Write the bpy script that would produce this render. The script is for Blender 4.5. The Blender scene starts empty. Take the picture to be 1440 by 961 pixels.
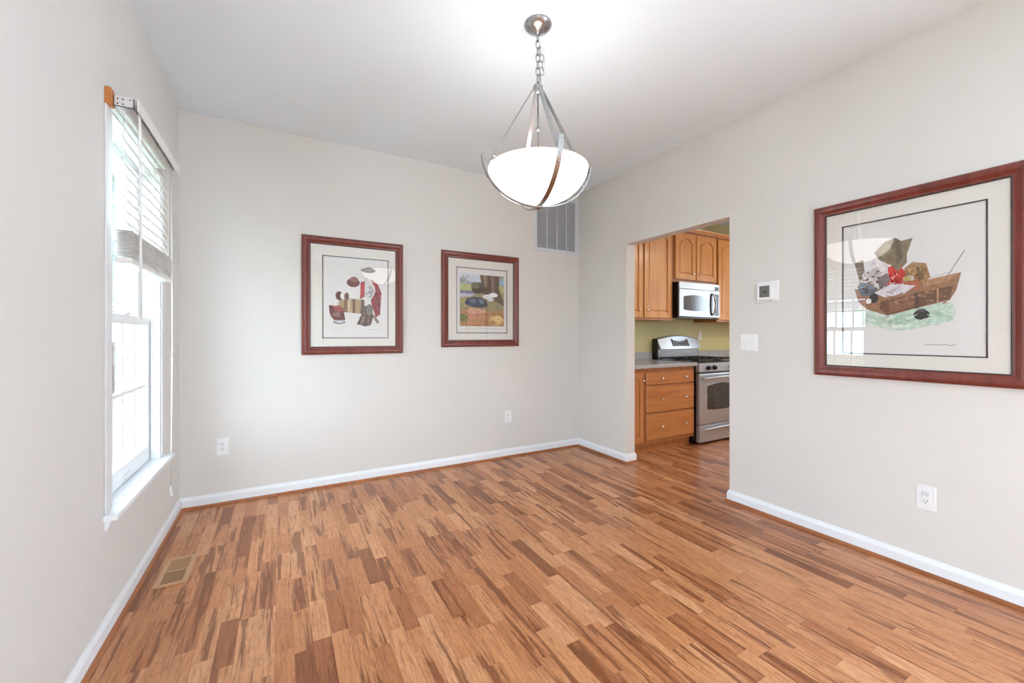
import bpy, bmesh, math, random
from mathutils import Vector, Matrix
random.seed(7)
PI = math.pi
scene = bpy.context.scene
C = scene.collection

# ------------------------------------------------------------------ camera
F_PX, YAW, CX, CY, CAM_H = 578.674, 0.511345, 720.84, 472.30, 1.19734
cam_data = bpy.data.cameras.new('camera')
cam_data.sensor_fit = 'HORIZONTAL'
cam_data.sensor_width = 36.0
cam_data.lens = F_PX / 1440 * 36.0
cam_data.shift_x = -(CX - 720) / 1440
cam_data.shift_y = (CY - 480.5) / 1440
cam_data.clip_start = 0.02
cam = bpy.data.objects.new('camera', cam_data)
C.objects.link(cam)
cam.location = (0, 0, CAM_H)
cam.rotation_euler = (PI / 2, 0, -YAW)
scene.camera = cam

# ------------------------------------------------------------------ world, lights, exposure
WORLD_COL = (0.80, 0.96, 1.115)
WORLD_STRENGTH = 12.0
KITCHEN_W = 40
BULB_W = 2.3
EXPOSURE = 0.14
world = bpy.data.worlds.new('overcast_daylight')
scene.world = world
world.use_nodes = True
wn = world.node_tree
wn.nodes['Background'].inputs[0].default_value = (*WORLD_COL, 1)
wn.nodes['Background'].inputs[1].default_value = WORLD_STRENGTH
scene.view_settings.view_transform = 'Standard'
try:
    scene.view_settings.look = 'None'
except Exception:
    pass
scene.view_settings.gamma = 1
scene.view_settings.use_curve_mapping = False
scene.view_settings.exposure = EXPOSURE

kl = bpy.data.lights.new('kitchen_ceiling_light', 'AREA')
kl.shape = 'RECTANGLE'; kl.size = 1.2; kl.size_y = 0.35; kl.energy = KITCHEN_W; kl.color = (1, 0.92, 0.78)
klo = bpy.data.objects.new('kitchen_ceiling_light', kl); C.objects.link(klo)
klo.location = (5.4, 1.0, 2.66)

# ------------------------------------------------------------------ room numbers
H = 2.74
XL, YB, XR = -0.609, 3.562, 2.822
WT = 0.108                      # inner wall thickness
WTL = 0.165                     # outer wall thickness
YO = -2.2                       # front wall, behind the camera
YK = -0.2                       # front wall of the kitchen
LO0, LO1, LOH, RO1 = -2.05, -1.0, 2.45, -0.62   # unseen wide openings, added in both side walls behind the camera to let daylight in
XK = 6.3                        # far end of the kitchen
OP_Y0, OP_Y1, OP_H = 1.826, 2.847, 2.058     # opening to the kitchen
WY0, WY1, WZ0, WZ1 = 2.262, 3.070, 0.49, 2.13  # window opening

# ------------------------------------------------------------------ materials
def lin(c):
    def f(v):
        v /= 255.0
        return v / 12.92 if v <= 0.04045 else ((v + 0.055) / 1.055) ** 2.4
    return tuple(f(v) for v in c)

def new_mat(name):
    m = bpy.data.materials.new(name)
    m.use_nodes = True
    nt = m.node_tree
    return m, nt, nt.nodes['Principled BSDF']

class NT:
    def __init__(s, nt): s.nt = nt
    def add(s, typ, **kw):
        n = s.nt.nodes.new(typ)
        for k, v in kw.items(): setattr(n, k, v)
        return n
    def link(s, a, b): s.nt.links.new(a, b)
    def math(s, op, a, b=None, c=None):
        n = s.add('ShaderNodeMath', operation=op)
        for i, v in enumerate((a, b, c)):
            if v is None: continue
            if isinstance(v, (int, float)): n.inputs[i].default_value = v
            else: s.link(v, n.inputs[i])
        return n.outputs[0]
    def ramp(s, fac, stops, interp='LINEAR'):
        n = s.add('ShaderNodeValToRGB')
        cr = n.color_ramp; cr.interpolation = interp
        while len(cr.elements) < len(stops): cr.elements.new(0.5)
        for e, (p, c) in zip(cr.elements, stops):
            e.position = p; e.color = (*c, 1)
        s.link(fac, n.inputs[0])
        return n.outputs[0]
    def mix(s, fac, a, b, mode='MIX'):
        n = s.add('ShaderNodeMix', data_type='RGBA', blend_type=mode)
        for i, v in ((0, fac), (6, a), (7, b)):
            if isinstance(v, (int, float)): n.inputs[i].default_value = v
            elif isinstance(v, tuple): n.inputs[i].default_value = (*v, 1)
            else: s.link(v, n.inputs[i])
        return n.outputs[2]

def pm(name, col, rough=0.5, metal=0.0, var=0.05, scale=12.0, bump=0.0, spec=0.5, stretch=(1, 1, 1), raw=False):
    """plain material with a procedural variation in tone and, if asked, a bump"""
    m, nt, b = new_mat(name); N = NT(nt)
    c = col if raw else lin(col)
    tc = N.add('ShaderNodeTexCoord'); mp = N.add('ShaderNodeMapping')
    mp.inputs['Scale'].default_value = stretch
    N.link(tc.outputs['Object'], mp.inputs[0])
    nz = N.add('ShaderNodeTexNoise'); nz.inputs['Scale'].default_value = scale; nz.inputs['Detail'].default_value = 4
    N.link(mp.outputs[0], nz.inputs['Vector'])
    col_o = N.ramp(nz.outputs['Fac'], [(0.3, tuple(v * (1 - var) for v in c)), (0.7, tuple(min(1, v * (1 + var)) for v in c))])
    N.link(col_o, b.inputs['Base Color'])
    b.inputs['Roughness'].default_value = rough
    b.inputs['Metallic'].default_value = metal
    b.inputs['Specular IOR Level'].default_value = spec
    if bump:
        bp = N.add('ShaderNodeBump'); bp.inputs['Strength'].default_value = bump; bp.inputs['Distance'].default_value = 0.002
        N.link(nz.outputs['Fac'], bp.inputs['Height']); N.link(bp.outputs[0], b.inputs['Normal'])
    return m

def wood_mat(name, c_lo, c_hi, c_dark, axis='z', rough=0.35, freq=22, coat=0.0):
    m, nt, b = new_mat(name); N = NT(nt)
    tc = N.add('ShaderNodeTexCoord'); mp = N.add('ShaderNodeMapping')
    st = {'x': (0.08, 1, 1), 'y': (1, 0.08, 1), 'z': (1, 1, 0.08)}[axis]
    mp.inputs['Scale'].default_value = st
    N.link(tc.outputs['Object'], mp.inputs[0])
    n1 = N.add('ShaderNodeTexNoise'); n1.inputs['Scale'].default_value = freq; n1.inputs['Detail'].default_value = 6; n1.inputs['Distortion'].default_value = 0.6
    N.link(mp.outputs[0], n1.inputs['Vector'])
    n2 = N.add('ShaderNodeTexNoise'); n2.inputs['Scale'].default_value = 6; n2.inputs['Detail'].default_value = 3
    N.link(tc.outputs['Object'], n2.inputs['Vector'])
    a = N.ramp(n1.outputs['Fac'], [(0.25, lin(c_dark)), (0.45, lin(c_lo)), (0.72, lin(c_hi))])
    d = N.mix(N.math('MULTIPLY', n2.outputs['Fac'], 0.55), a, lin(c_lo))
    N.link(d, b.inputs['Base Color'])
    b.inputs['Roughness'].default_value = rough
    b.inputs['Coat Weight'].default_value = coat
    b.inputs['Coat Roughness'].default_value = 0.15
    return m

def floor_mat():
    m, nt, b = new_mat('laminate_strip_floor'); N = NT(nt)
    tc = N.add('ShaderNodeTexCoord'); sp = N.add('ShaderNodeSeparateXYZ')
    N.link(tc.outputs['Object'], sp.inputs[0])
    x, y = sp.outputs[0], sp.outputs[1]
    W = 0.0655
    xs = N.math('DIVIDE', N.math('ADD', x, 50.0), W)
    row = N.math('FLOOR', xs)
    fx = N.math('FRACT', xs)
    w1 = N.add('ShaderNodeTexWhiteNoise', noise_dimensions='1D'); N.link(row, w1.inputs['W'])
    w2 = N.add('ShaderNodeTexWhiteNoise', noise_dimensions='1D'); N.link(N.math('ADD', row, 331.7), w2.inputs['W'])
    L = N.math('ADD', N.math('MULTIPLY', w1.outputs['Value'], 0.20), 0.26)
    ys = N.math('ADD', N.math('DIVIDE', N.math('ADD', y, 50.0), L), N.math('MULTIPLY', w2.outputs['Value'], 13.0))
    # shift each seam a little so that the strips have unequal lengths
    idx = N.math('FLOOR', ys); fy = N.math('FRACT', ys)
    cmb = N.add('ShaderNodeCombineXYZ'); N.link(row, cmb.inputs[0]); N.link(idx, cmb.inputs[1])
    w3 = N.add('ShaderNodeTexWhiteNoise', noise_dimensions='2D'); N.link(cmb.outputs[0], w3.inputs['Vector'])
    cell = w3.outputs['Value']
    sc = N.add('ShaderNodeSeparateXYZ'); N.link(w3.outputs['Color'], sc.inputs[0])
    base = N.ramp(cell, [(0.0, lin((142, 86, 52))), (0.07, lin((160, 100, 63))), (0.20, lin((186, 122, 80))), (0.50, lin((202, 138, 93))), (0.80, lin((209, 147, 102))), (1.0, lin((218, 160, 117)))])
    # fine grain
    g = N.add('ShaderNodeCombineXYZ')
    N.link(N.math('MULTIPLY', x, 150.0), g.inputs[0]); N.link(N.math('MULTIPLY', y, 7.0), g.inputs[1]); N.link(N.math('MULTIPLY', cell, 91.0), g.inputs[2])
    n1 = N.add('ShaderNodeTexNoise'); n1.inputs['Scale'].default_value = 1; n1.inputs['Detail'].default_value = 5; n1.inputs['Roughness'].default_value = 0.65
    N.link(g.outputs[0], n1.inputs['Vector'])
    grain = N.ramp(n1.outputs['Fac'], [(0.30, (0.52, 0.42, 0.36)), (0.46, (0.90, 0.87, 0.85)), (0.58, (1, 1, 1)), (0.72, (1.10, 1.11, 1.12))])
    c1 = N.mix(0.85, base, grain, 'MULTIPLY')
    # broad heartwood streaks in some strips
    g2 = N.add('ShaderNodeCombineXYZ')
    N.link(N.math('MULTIPLY', x, 34.0), g2.inputs[0]); N.link(N.math('MULTIPLY', y, 2.0), g2.inputs[1]); N.link(N.math('MULTIPLY', sc.outputs[1], 57.0), g2.inputs[2])
    n2 = N.add('ShaderNodeTexNoise'); n2.inputs['Scale'].default_value = 1; n2.inputs['Detail'].default_value = 5; n2.inputs['Roughness'].default_value = 0.62; n2.inputs['Distortion'].default_value = 0.35
    N.link(g2.outputs[0], n2.inputs['Vector'])
    st = N.ramp(n2.outputs['Fac'], [(0.51, (0, 0, 0)), (0.59, (1, 1, 1))])
    gate = N.math('GREATER_THAN', sc.outputs[2], 0.38)
    streak = N.math('MULTIPLY', N.math('MULTIPLY', st, gate), 0.78)
    c2 = N.mix(streak, c1, lin((120, 66, 36)))
    # cloudy figure and short squiggles across each strip
    g4 = N.add('ShaderNodeCombineXYZ')
    N.link(N.math('MULTIPLY', x, 55.0), g4.inputs[0]); N.link(N.math('MULTIPLY', y, 16.0), g4.inputs[1]); N.link(N.math('MULTIPLY', cell, 37.0), g4.inputs[2])
    n4 = N.add('ShaderNodeTexNoise'); n4.inputs['Scale'].default_value = 1; n4.inputs['Detail'].default_value = 3; n4.inputs['Distortion'].default_value = 1.4
    N.link(g4.outputs[0], n4.inputs['Vector'])
    fig = N.ramp(n4.outputs['Fac'], [(0.34, (0.80, 0.74, 0.69)), (0.50, (1, 1, 1)), (0.7, (1.0, 1.0, 1.0))])
    c2 = N.mix(0.8, c2, fig, 'MULTIPLY')
    # pores
    g3 = N.add('ShaderNodeCombineXYZ')
    N.link(N.math('MULTIPLY', x, 420.0), g3.inputs[0]); N.link(N.math('MULTIPLY', y, 40.0), g3.inputs[1])
    n3 = N.add('ShaderNodeTexNoise'); n3.inputs['Scale'].default_value = 1; n3.inputs['Detail'].default_value = 2
    N.link(g3.outputs[0], n3.inputs['Vector'])
    pores = N.ramp(n3.outputs['Fac'], [(0.33, (0.78, 0.74, 0.72)), (0.45, (1, 1, 1))])
    c3 = N.mix(0.6, c2, pores, 'MULTIPLY')
    # seams
    ex = N.math('MULTIPLY', N.math('MINIMUM', fx, N.math('SUBTRACT', 1.0, fx)), W)
    ey = N.math('MULTIPLY', N.math('MINIMUM', fy, N.math('SUBTRACT', 1.0, fy)), L)
    e = N.math('MINIMUM', ex, ey)
    seam = N.math('MULTIPLY', N.math('LESS_THAN', e, 0.0007), 0.30)
    c4 = N.mix(seam, c3, lin((110, 62, 40)))
    N.link(c4, b.inputs['Base Color'])
    b.inputs['Roughness'].default_value = 0.30
    b.inputs['Specular IOR Level'].default_value = 0.42
    bp = N.add('ShaderNodeBump'); bp.inputs['Strength'].default_value = 0.12; bp.inputs['Distance'].default_value = 0.001
    N.link(n1.outputs['Fac'], bp.inputs['Height']); N.link(bp.outputs[0], b.inputs['Normal'])
    return m

def glass_mat(name, tint=(1, 1, 1), refl=1.0):
    m = bpy.data.materials.new(name); m.use_nodes = True
    nt = m.node_tree; nt.nodes.clear(); N = NT(nt)
    out = N.add('ShaderNodeOutputMaterial')
    lw = N.add('ShaderNodeLayerWeight'); lw.inputs['Blend'].default_value = 0.5
    # Schlick reflectance of a thin pane from the facing value
    f5 = N.math('POWER', lw.outputs['Facing'], 5.0)
    fr = N.math('MULTIPLY', N.math('ADD', N.math('MULTIPLY', f5, 0.92), 0.08), refl)
    t = N.add('ShaderNodeBsdfTransparent'); t.inputs[0].default_value = (*tint, 1)
    g = N.add('ShaderNodeBsdfGlossy'); g.inputs['Roughness'].default_value = 0.0
    mx = N.add('ShaderNodeMixShader')
    N.link(fr, mx.inputs[0]); N.link(t.outputs[0], mx.inputs[1]); N.link(g.outputs[0], mx.inputs[2])
    N.link(mx.outputs[0], out.inputs[0])
    return m

def bowl_mat():
    m, nt, b = new_mat('lit_alabaster_glass'); N = NT(nt)
    tc = N.add('ShaderNodeTexCoord')
    nz = N.add('ShaderNodeTexNoise'); nz.inputs['Scale'].default_value = 7; nz.inputs['Detail'].default_value = 3; nz.inputs['Distortion'].default_value = 1.2
    N.link(tc.outputs['Object'], nz.inputs['Vector'])
    c = N.ramp(nz.outputs['Fac'], [(0.3, (0.93, 0.90, 0.84)), (0.6, (0.98, 0.97, 0.95))])
    N.link(c, b.inputs['Base Color']); N.link(c, b.inputs['Emission Color'])
    b.inputs['Emission Strength'].default_value = 3.6
    b.inputs['Roughness'].default_value = 0.25
    return m

def granite_mat():
    m, nt, b = new_mat('grey_granite'); N = NT(nt)
    tc = N.add('ShaderNodeTexCoord')
    n1 = N.add('ShaderNodeTexNoise'); n1.inputs['Scale'].default_value = 70; n1.inputs['Detail'].default_value = 6
    N.link(tc.outputs['Object'], n1.inputs['Vector'])
    v = N.add('ShaderNodeTexVoronoi'); v.inputs['Scale'].default_value = 120
    N.link(tc.outputs['Object'], v.inputs['Vector'])
    a = N.ramp(n1.outputs['Fac'], [(0.30, lin((150, 150, 155))), (0.5, lin((178, 177, 180))), (0.68, lin((202, 200, 200)))])
    d = N.mix(0.10, a, v.outputs['Color'], 'SOFT_LIGHT')
    N.link(d, b.inputs['Base Color']); b.inputs['Roughness'].default_value = 0.25
    return m

M = {}
M['wall'] = pm('warm_grey_wall_paint', (223, 219, 214), 0.65, var=0.012, scale=2.5, spec=0.25)
M['ceil'] = pm('flat_white_ceiling_paint', (238, 246, 253), 0.8, var=0.008, scale=2, spec=0.2)
M['green'] = pm('olive_green_wall_paint', (212, 203, 148), 0.6, var=0.02, scale=3)
M['trim'] = pm('white_semigloss_trim', (238, 241, 245), 0.35, var=0.01)
M['casing'] = pm('white_casing_paint', (226, 224, 224), 0.5, var=0.01)
M['vinyl'] = pm('white_vinyl_sash', (242, 243, 245), 0.35, var=0.01)
M['plastic'] = pm('white_plastic', (238, 238, 238), 0.35, var=0.01)
M['slot'] = pm('dark_slot', (40, 38, 36), 0.6)
M['screen'] = pm('grey_lcd_screen', (104, 104, 100), 0.25)
M['floor'] = floor_mat()
M['shoe'] = wood_mat('stained_shoe_moulding', (156, 92, 50), (178, 112, 66), (120, 66, 34), 'y', 0.35)
M['pine'] = wood_mat('orange_pine', (190, 118, 56), (208, 140, 76), (160, 92, 40), 'y', 0.5)
M['blind'] = pm('white_faux_wood_slat', (236, 234, 230), 0.4, var=0.015, stretch=(8, 1, 8))
M['rail'] = pm('white_steel_headrail', (220, 219, 218), 0.4, var=0.01)
M['cord'] = pm('white_cord', (228, 226, 222), 0.8)
M['nickel'] = pm('brushed_nickel', (168, 168, 169), 0.24, 1.0, var=0.06, scale=60, stretch=(1, 1, 6))
M['chrome'] = pm('polished_nickel_knob', (216, 206, 196), 0.15, 1.0, var=0.03)
M['steel'] = pm('brushed_stainless_steel', (186, 192, 199), 0.30, 0.72, var=0.05, scale=90, stretch=(0.03, 1, 1))
M['steel_dark'] = pm('splash_steel_dark_reflection', (150, 150, 151), 0.4, 0.9, var=0.08, scale=60, stretch=(0.1, 1, 1))  # dark reflection of the grates put into a darker steel colour
M['black'] = pm('black_enamel', (18, 18, 19), 0.25, var=0.1)
M['iron'] = pm('black_cast_iron', (28, 28, 29), 0.55, var=0.15, bump=0.2, scale=80)
M['darkglass'] = pm('dark_oven_glass', (52, 54, 54), 0.06, var=0.1, spec=0.8)
M['micro_glass'] = pm('grey_mesh_microwave_window', (50, 50, 50), 0.12, var=0.15, scale=200, spec=0.7)
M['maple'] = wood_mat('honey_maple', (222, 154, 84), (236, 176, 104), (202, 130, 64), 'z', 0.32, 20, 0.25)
M['mapleh'] = wood_mat('honey_maple_shaded_drawer', (190, 120, 66), (204, 138, 82), (166, 98, 50), 'x', 0.34, 20, 0.2)  # same maple darkened: weaker light on the base cabinets put into the colour
M['maplebase'] = wood_mat('honey_maple_shaded_base_door', (190, 120, 66), (204, 138, 82), (166, 98, 50), 'z', 0.34, 20, 0.2)  # shaded maple tone of the drawers, with upright grain
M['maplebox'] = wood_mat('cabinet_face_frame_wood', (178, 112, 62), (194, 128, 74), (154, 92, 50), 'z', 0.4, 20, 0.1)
M['granite'] = granite_mat()
M['mahogany'] = wood_mat('mahogany_frame', (112, 44, 34), (134, 58, 44), (84, 30, 26), 'z', 0.28, 26, 0.3)
M['fillet'] = pm('dark_beaded_fillet', (58, 44, 38), 0.4, var=0.4, scale=160)
M['mat'] = pm('cream_mat_board', (226, 220, 212), 0.9, var=0.012, scale=150)
M['paper'] = pm('print_paper', (226, 222, 219), 0.9, var=0.01)
M['matline'] = pm('dark_mat_bevel', (52, 42, 42), 0.8)
M['glass'] = glass_mat('picture_glass')
M['pane'] = glass_mat('window_glass', (0.97, 0.99, 0.98))
M['bowl'] = bowl_mat()
M['grille'] = pm('white_enamel_grille', (214, 217, 222), 0.45, var=0.01)
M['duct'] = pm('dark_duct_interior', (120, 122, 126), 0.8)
M['register'] = pm('tan_metal_register', (204, 160, 122), 0.4, var=0.03)
M['regdark'] = pm('brown_register_damper', (66, 42, 30), 0.7)
M['lawn'] = pm('lawn', (112, 118, 82), 0.9, var=0.3, scale=3)
M['asphalt'] = pm('driveway_asphalt', (110, 106, 110), 0.9, var=0.15, scale=8)
M['leaf'] = pm('tree_leaves', (44, 62, 42), 0.7, var=0.4, scale=2)
M['leafred'] = pm('red_shrub_leaves', (66, 38, 36), 0.7, var=0.4, scale=4)
M['bark'] = pm('tree_bark', (100, 84, 70), 0.9, var=0.2, bump=0.5)
def bulb_mat():
    m, nt, b = new_mat('lit_frosted_bulb')
    b.inputs['Base Color'].default_value = (1, 0.97, 0.9, 1)
    b.inputs['Emission Color'].default_value = (1, 0.94, 0.84, 1); b.inputs['Emission Strength'].default_value = 6
    return m
M['bulb'] = bulb_mat()

# ------------------------------------------------------------------ mesh helpers
class MB:
    """collects shapes in world coordinates; build() links them as ONE mesh object"""
    def __init__(s): s.bm = bmesh.new()
    def quad(s, pts, mi=0, smooth=False):
        vs = [s.bm.verts.new(p) for p in pts]
        f = s.bm.faces.new(vs); f.material_index = mi; f.smooth = smooth
        return s
    def _merge(s, tmp, mi, smooth):
        vm = {v: s.bm.verts.new(v.co) for v in tmp.verts}
        for f in tmp.faces:
            try:
                nf = s.bm.faces.new([vm[v] for v in f.verts])
            except ValueError:
                continue
            nf.material_index = mi; nf.smooth = smooth
        tmp.free()
    def box(s, x0, x1, y0, y1, z0, z1, mi=0, bevel=0.0, seg=1, rot=None, about=None):
        t = bmesh.new()
        P = [(x0, y0, z0), (x1, y0, z0), (x1, y1, z0), (x0, y1, z0), (x0, y0, z1), (x1, y0, z1), (x1, y1, z1), (x0, y1, z1)]
        v = [t.verts.new(p) for p in P]
        for q in ((0, 3, 2, 1), (4, 5, 6, 7), (0, 1, 5, 4), (1, 2, 6, 5), (2, 3, 7, 6), (3, 0, 4, 7)):
            t.faces.new([v[i] for i in q])
        if bevel:
            bmesh.ops.bevel(t, geom=list(t.edges), offset=bevel, segments=seg, profile=0.5, affect='EDGES')
        if rot is not None:
            c = Vector(about) if about else Vector(((x0 + x1) / 2, (y0 + y1) / 2, (z0 + z1) / 2))
            for w in t.verts: w.co = rot @ (w.co - c) + c
        s._merge(t, mi, False)
        return s
    def prism(s, poly, fn, a0, a1, mi=0, bevel=0.0):
        """poly of 2D points mapped by fn(p, q, a) and extruded from a0 to a1"""
        t = bmesh.new()
        A = [t.verts.new(fn(p, q, a0)) for p, q in poly]; B = [t.verts.new(fn(p, q, a1)) for p, q in poly]
        n = len(poly)
        t.faces.new(A); t.faces.new(B[::-1])
        for i in range(n): t.faces.new((A[i], B[i], B[(i + 1) % n], A[(i + 1) % n]))
        bmesh.ops.recalc_face_normals(t, faces=t.faces)
        if bevel:
            fs = [f for f in t.faces if len(f.verts) == n and all(v in B for v in f.verts)]
            es = set(e for f in fs for e in f.edges)
            bmesh.ops.bevel(t, geom=list(es), offset=bevel, segments=1, profile=0.5, affect='EDGES')
        s._merge(t, mi, False)
        return s
    def lathe(s, prof, c, axis=(0, 0, 1), seg=32, mi=0, smooth=True):
        """prof = [(radius, height)] around axis through c"""
        ax = Vector(axis).normalized(); q = Vector((0, 0, 1)).rotation_difference(ax); c = Vector(c)
        rings = []
        for r, h in prof:
            if r < 1e-6:
                rings.append([s.bm.verts.new(c + q @ Vector((0, 0, h)))])
            else:
                rings.append([s.bm.verts.new(c + q @ Vector((r * math.cos(2 * PI * i / seg), r * math.sin(2 * PI * i / seg), h))) for i in range(seg)])
        for a, b in zip(rings, rings[1:]):
            for i in range(seg):
                j = (i + 1) % seg
                if len(a) == 1 and len(b) == 1: continue
                if len(a) == 1: vs = (a[0], b[j], b[i])
                elif len(b) == 1: vs = (a[i], a[j], b[0])
                else: vs = (a[i], a[j], b[j], b[i])
                f = s.bm.faces.new(vs); f.material_index = mi; f.smooth = smooth
        return s
    def tube(s, pts, r, seg=8, closed=False, mi=0, flat=None, up=None, cap=True):
        """round tube, or with flat=(width, thickness) a flat bar, along pts"""
        pts = [Vector(p) for p in pts]; n = len(pts); rings = []
        prev = None
        for i, p in enumerate(pts):
            if closed: d = pts[(i + 1) % n] - pts[(i - 1) % n]
            else: d = pts[min(i + 1, n - 1)] - pts[max(i - 1, 0)]
            d.normalize()
            if up is not None: u = Vector(up) - d * Vector(up).dot(d)
            elif prev is None:
                u = Vector((0, 0, 1)) if abs(d.z) < 0.9 else Vector((1, 0, 0)); u = u - d * u.dot(d)
            else: u = prev - d * prev.dot(d)
            u.normalize(); prev = u; w = d.cross(u)
            if flat:
                W, T = flat[0] / 2, flat[1] / 2
                rings.append([s.bm.verts.new(p + w * a + u * b) for a, b in ((-W, -T), (W, -T), (W, T), (-W, T))])
            else:
                rr = r[i] if isinstance(r, (list, tuple)) else r
                rings.append([s.bm.verts.new(p + (u * math.cos(2 * PI * k / seg) + w * math.sin(2 * PI * k / seg)) * rr) for k in range(seg)])
        k = len(rings[0])
        for i in range(n if closed else n - 1):
            a, b = rings[i], rings[(i + 1) % n]
            for j in range(k):
                f = s.bm.faces.new((a[j], a[(j + 1) % k], b[(j + 1) % k], b[j])); f.material_index = mi; f.smooth = not flat
        if not closed and cap:
            for rg in (rings[0][::-1], rings[-1]):
                f = s.bm.faces.new(rg); f.material_index = mi
        return s
    def build(s, name, mats, parent=None, origin=None):
        bmesh.ops.recalc_face_normals(s.bm, faces=s.bm.faces)
        o_w = Vector(origin) if origin else Vector((0, 0, 0))
        p = parent
        while p is not None:
            o_w = o_w + p.location; p = p.parent
        for v in s.bm.verts: v.co -= o_w
        me = bpy.data.meshes.new(name); s.bm.to_mesh(me); s.bm.free()
        for m in (mats if isinstance(mats, (list, tuple)) else [mats]):
            me.materials.append(M[m] if isinstance(m, str) else m)
        o = bpy.data.objects.new(name, me); C.objects.link(o)
        if parent is not None: o.parent = parent
        if origin: o.location = Vector(origin)
        return o

def tag(o, label, cat, group=None):
    o['label'] = label; o['category'] = cat
    if group: o['group'] = group
    return o
def thing(name, label, cat, loc, group=None):
    o = bpy.data.objects.new(name, None); C.objects.link(o); o.location = loc
    o.empty_display_size = 0.1
    return tag(o, label, cat, group)
def struct(o):
    o['kind'] = 'structure'; return o

# ------------------------------------------------------------------ room shell
struct(MB().box(XL - 0.2, XK, YK - 0.1, YB + 0.15, -0.08, 0.0).box(XL - 0.2, XR + WT, YO - 0.1, YK - 0.1, -0.08, 0.0).build('floor', 'floor'))
struct(MB().box(XL - 0.2, XK, YK - 0.1, YB + 0.15, H, H + 0.1).box(XL - 0.2, XR + WT, YO - 0.1, YK - 0.1, H, H + 0.1).build('ceiling', 'ceil'))
struct(MB().box(XL - 0.2, XR + 0.055, YB, YB + 0.15, 0, H).build('wall_back', 'wall'))
struct(MB().box(XR + 0.055, XK, YB, YB + 0.15, 0, H).build('wall_kitchen', 'green'))
struct(MB().box(XK, XK + 0.1, YK, 1.6, 0, H).box(XK, XK + 0.1, 2.0, YB + 0.15, 0, H).box(XK, XK + 0.1, 1.6, 2.0, 2.05, H).box(XK, XK + 0.1, 1.6, 2.0, 0, 1.05).build('wall_kitchen_end', 'wall'))
struct(MB().box(XR + WT, XK, YK - 0.1, YK, 0, H).build('wall_kitchen_front', 'wall'))
struct(MB().box(XL - WTL, XR + WT, YO - 0.1, YO, 0, H).build('wall_front', 'wall'))

struct(MB().box(XL - WTL, XL, LO1, WY0, 0, H).box(XL - WTL, XL, YO, LO0, 0, H).box(XL - WTL, XL, LO0, LO1, LOH, H).box(XL - WTL, XL, WY1, YB, 0, H)
       .box(XL - WTL, XL, WY0, WY1, 0, WZ0 - 0.02).box(XL - WTL, XL, WY0, WY1, WZ1, H).build('wall_left', 'wall'))
struct(MB().box(XR, XR + WT, RO1, OP_Y0, 0, H).box(XR, XR + WT, YO, LO0, 0, H).box(XR, XR + WT, LO0, RO1, LOH, H).box(XR, XR + WT, OP_Y1, YB, 0, H)
       .box(XR, XR + WT, OP_Y0, OP_Y1, OP_H, H).build('wall_right', 'wall'))

# baseboards: colonial profile (offset from wall, height); shoe moulding underneath
BASE = [(0, 0.012), (0.013, 0.012), (0.013, 0.060), (0.0105, 0.068), (0.0075, 0.074), (0.005, 0.084), (0, 0.084)]
SHOE = [(0.0, 0.0), (0.027, 0.0), (0.026, 0.007), (0.022, 0.014), (0.0145, 0.0185), (0.0, 0.0185)]
def sweep(name, path, prof, m):
    """sweep a profile along floor points, each (x, y, nx, ny) where n is the offset direction at that point"""
    b = MB()
    rings = [[b.bm.verts.new((x + nx * o, y + ny * o, z)) for o, z in prof] for x, y, nx, ny in path]
    k = len(prof)
    for a, c in zip(rings, rings[1:]):
        for j in range(k): b.bm.faces.new((a[j], a[(j + 1) % k], c[(j + 1) % k], c[j]))
    b.bm.faces.new(rings[0]); b.bm.faces.new(rings[-1][::-1])
    return struct(b.build(name, m))
for nm, prof, m in (('baseboard', BASE, 'trim'), ('trim', SHOE, 'shoe')):
    suf = (lambda s: 'baseboard_' + s) if nm == 'baseboard' else (lambda s: {'left': 'trim_1', 'back': 'trim_2', 'right_far': 'trim_3', 'right_near': 'trim_4'}[s])
    sweep(suf('left'), [(XL, LO1, 1, 0), (XL, YB, 1, -1)], prof, m)
    sweep(suf('back'), [(XL, YB, 1, -1), (XR, YB, -1, -1)], prof, m)
    sweep(suf('right_far'), [(XR, YB, -1, -1), (XR, OP_Y1, -1, -1), (XR + WT, OP_Y1, 1, -1)], prof, m)
    sweep(suf('right_near'), [(XR, RO1, -1, 0), (XR, OP_Y0, -1, 1), (XR + WT, OP_Y0, 1, 1)], prof, m)

# ------------------------------------------------------------------ window
win = struct(bpy.data.objects.new('window_1', None)); C.objects.link(win); win.location = (XL, (WY0 + WY1) / 2, WZ0)
XG = XL - 0.062          # plane of the lower sash glass
b = MB()                 # jamb liner with a stepped track
XO = XL - WTL - 0.012
for y0, y1, s in ((WY0, WY0 + 0.012, 1), (WY1 - 0.012, WY1, -1)):
    b.box(XO, XL - 0.002, y0, y1, WZ0, WZ1)
b.box(XO, XL - 0.002, WY0, WY1, WZ1 - 0.012, WZ1)
for ya, yb in ((WY0 + 0.012, WY0 + 0.022), (WY1 - 0.022, WY1 - 0.012)):
    b.box(XL - 0.040, XL - 0.030, ya, yb, WZ0, WZ1 - 0.012); b.box(XL - 0.088, XL - 0.080, ya, yb, WZ0, WZ1 - 0.012)
    b.box(XO, XL - 0.140, ya, yb, WZ0, WZ1 - 0.012)
b.build('window_frame', 'vinyl', win)
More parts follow.
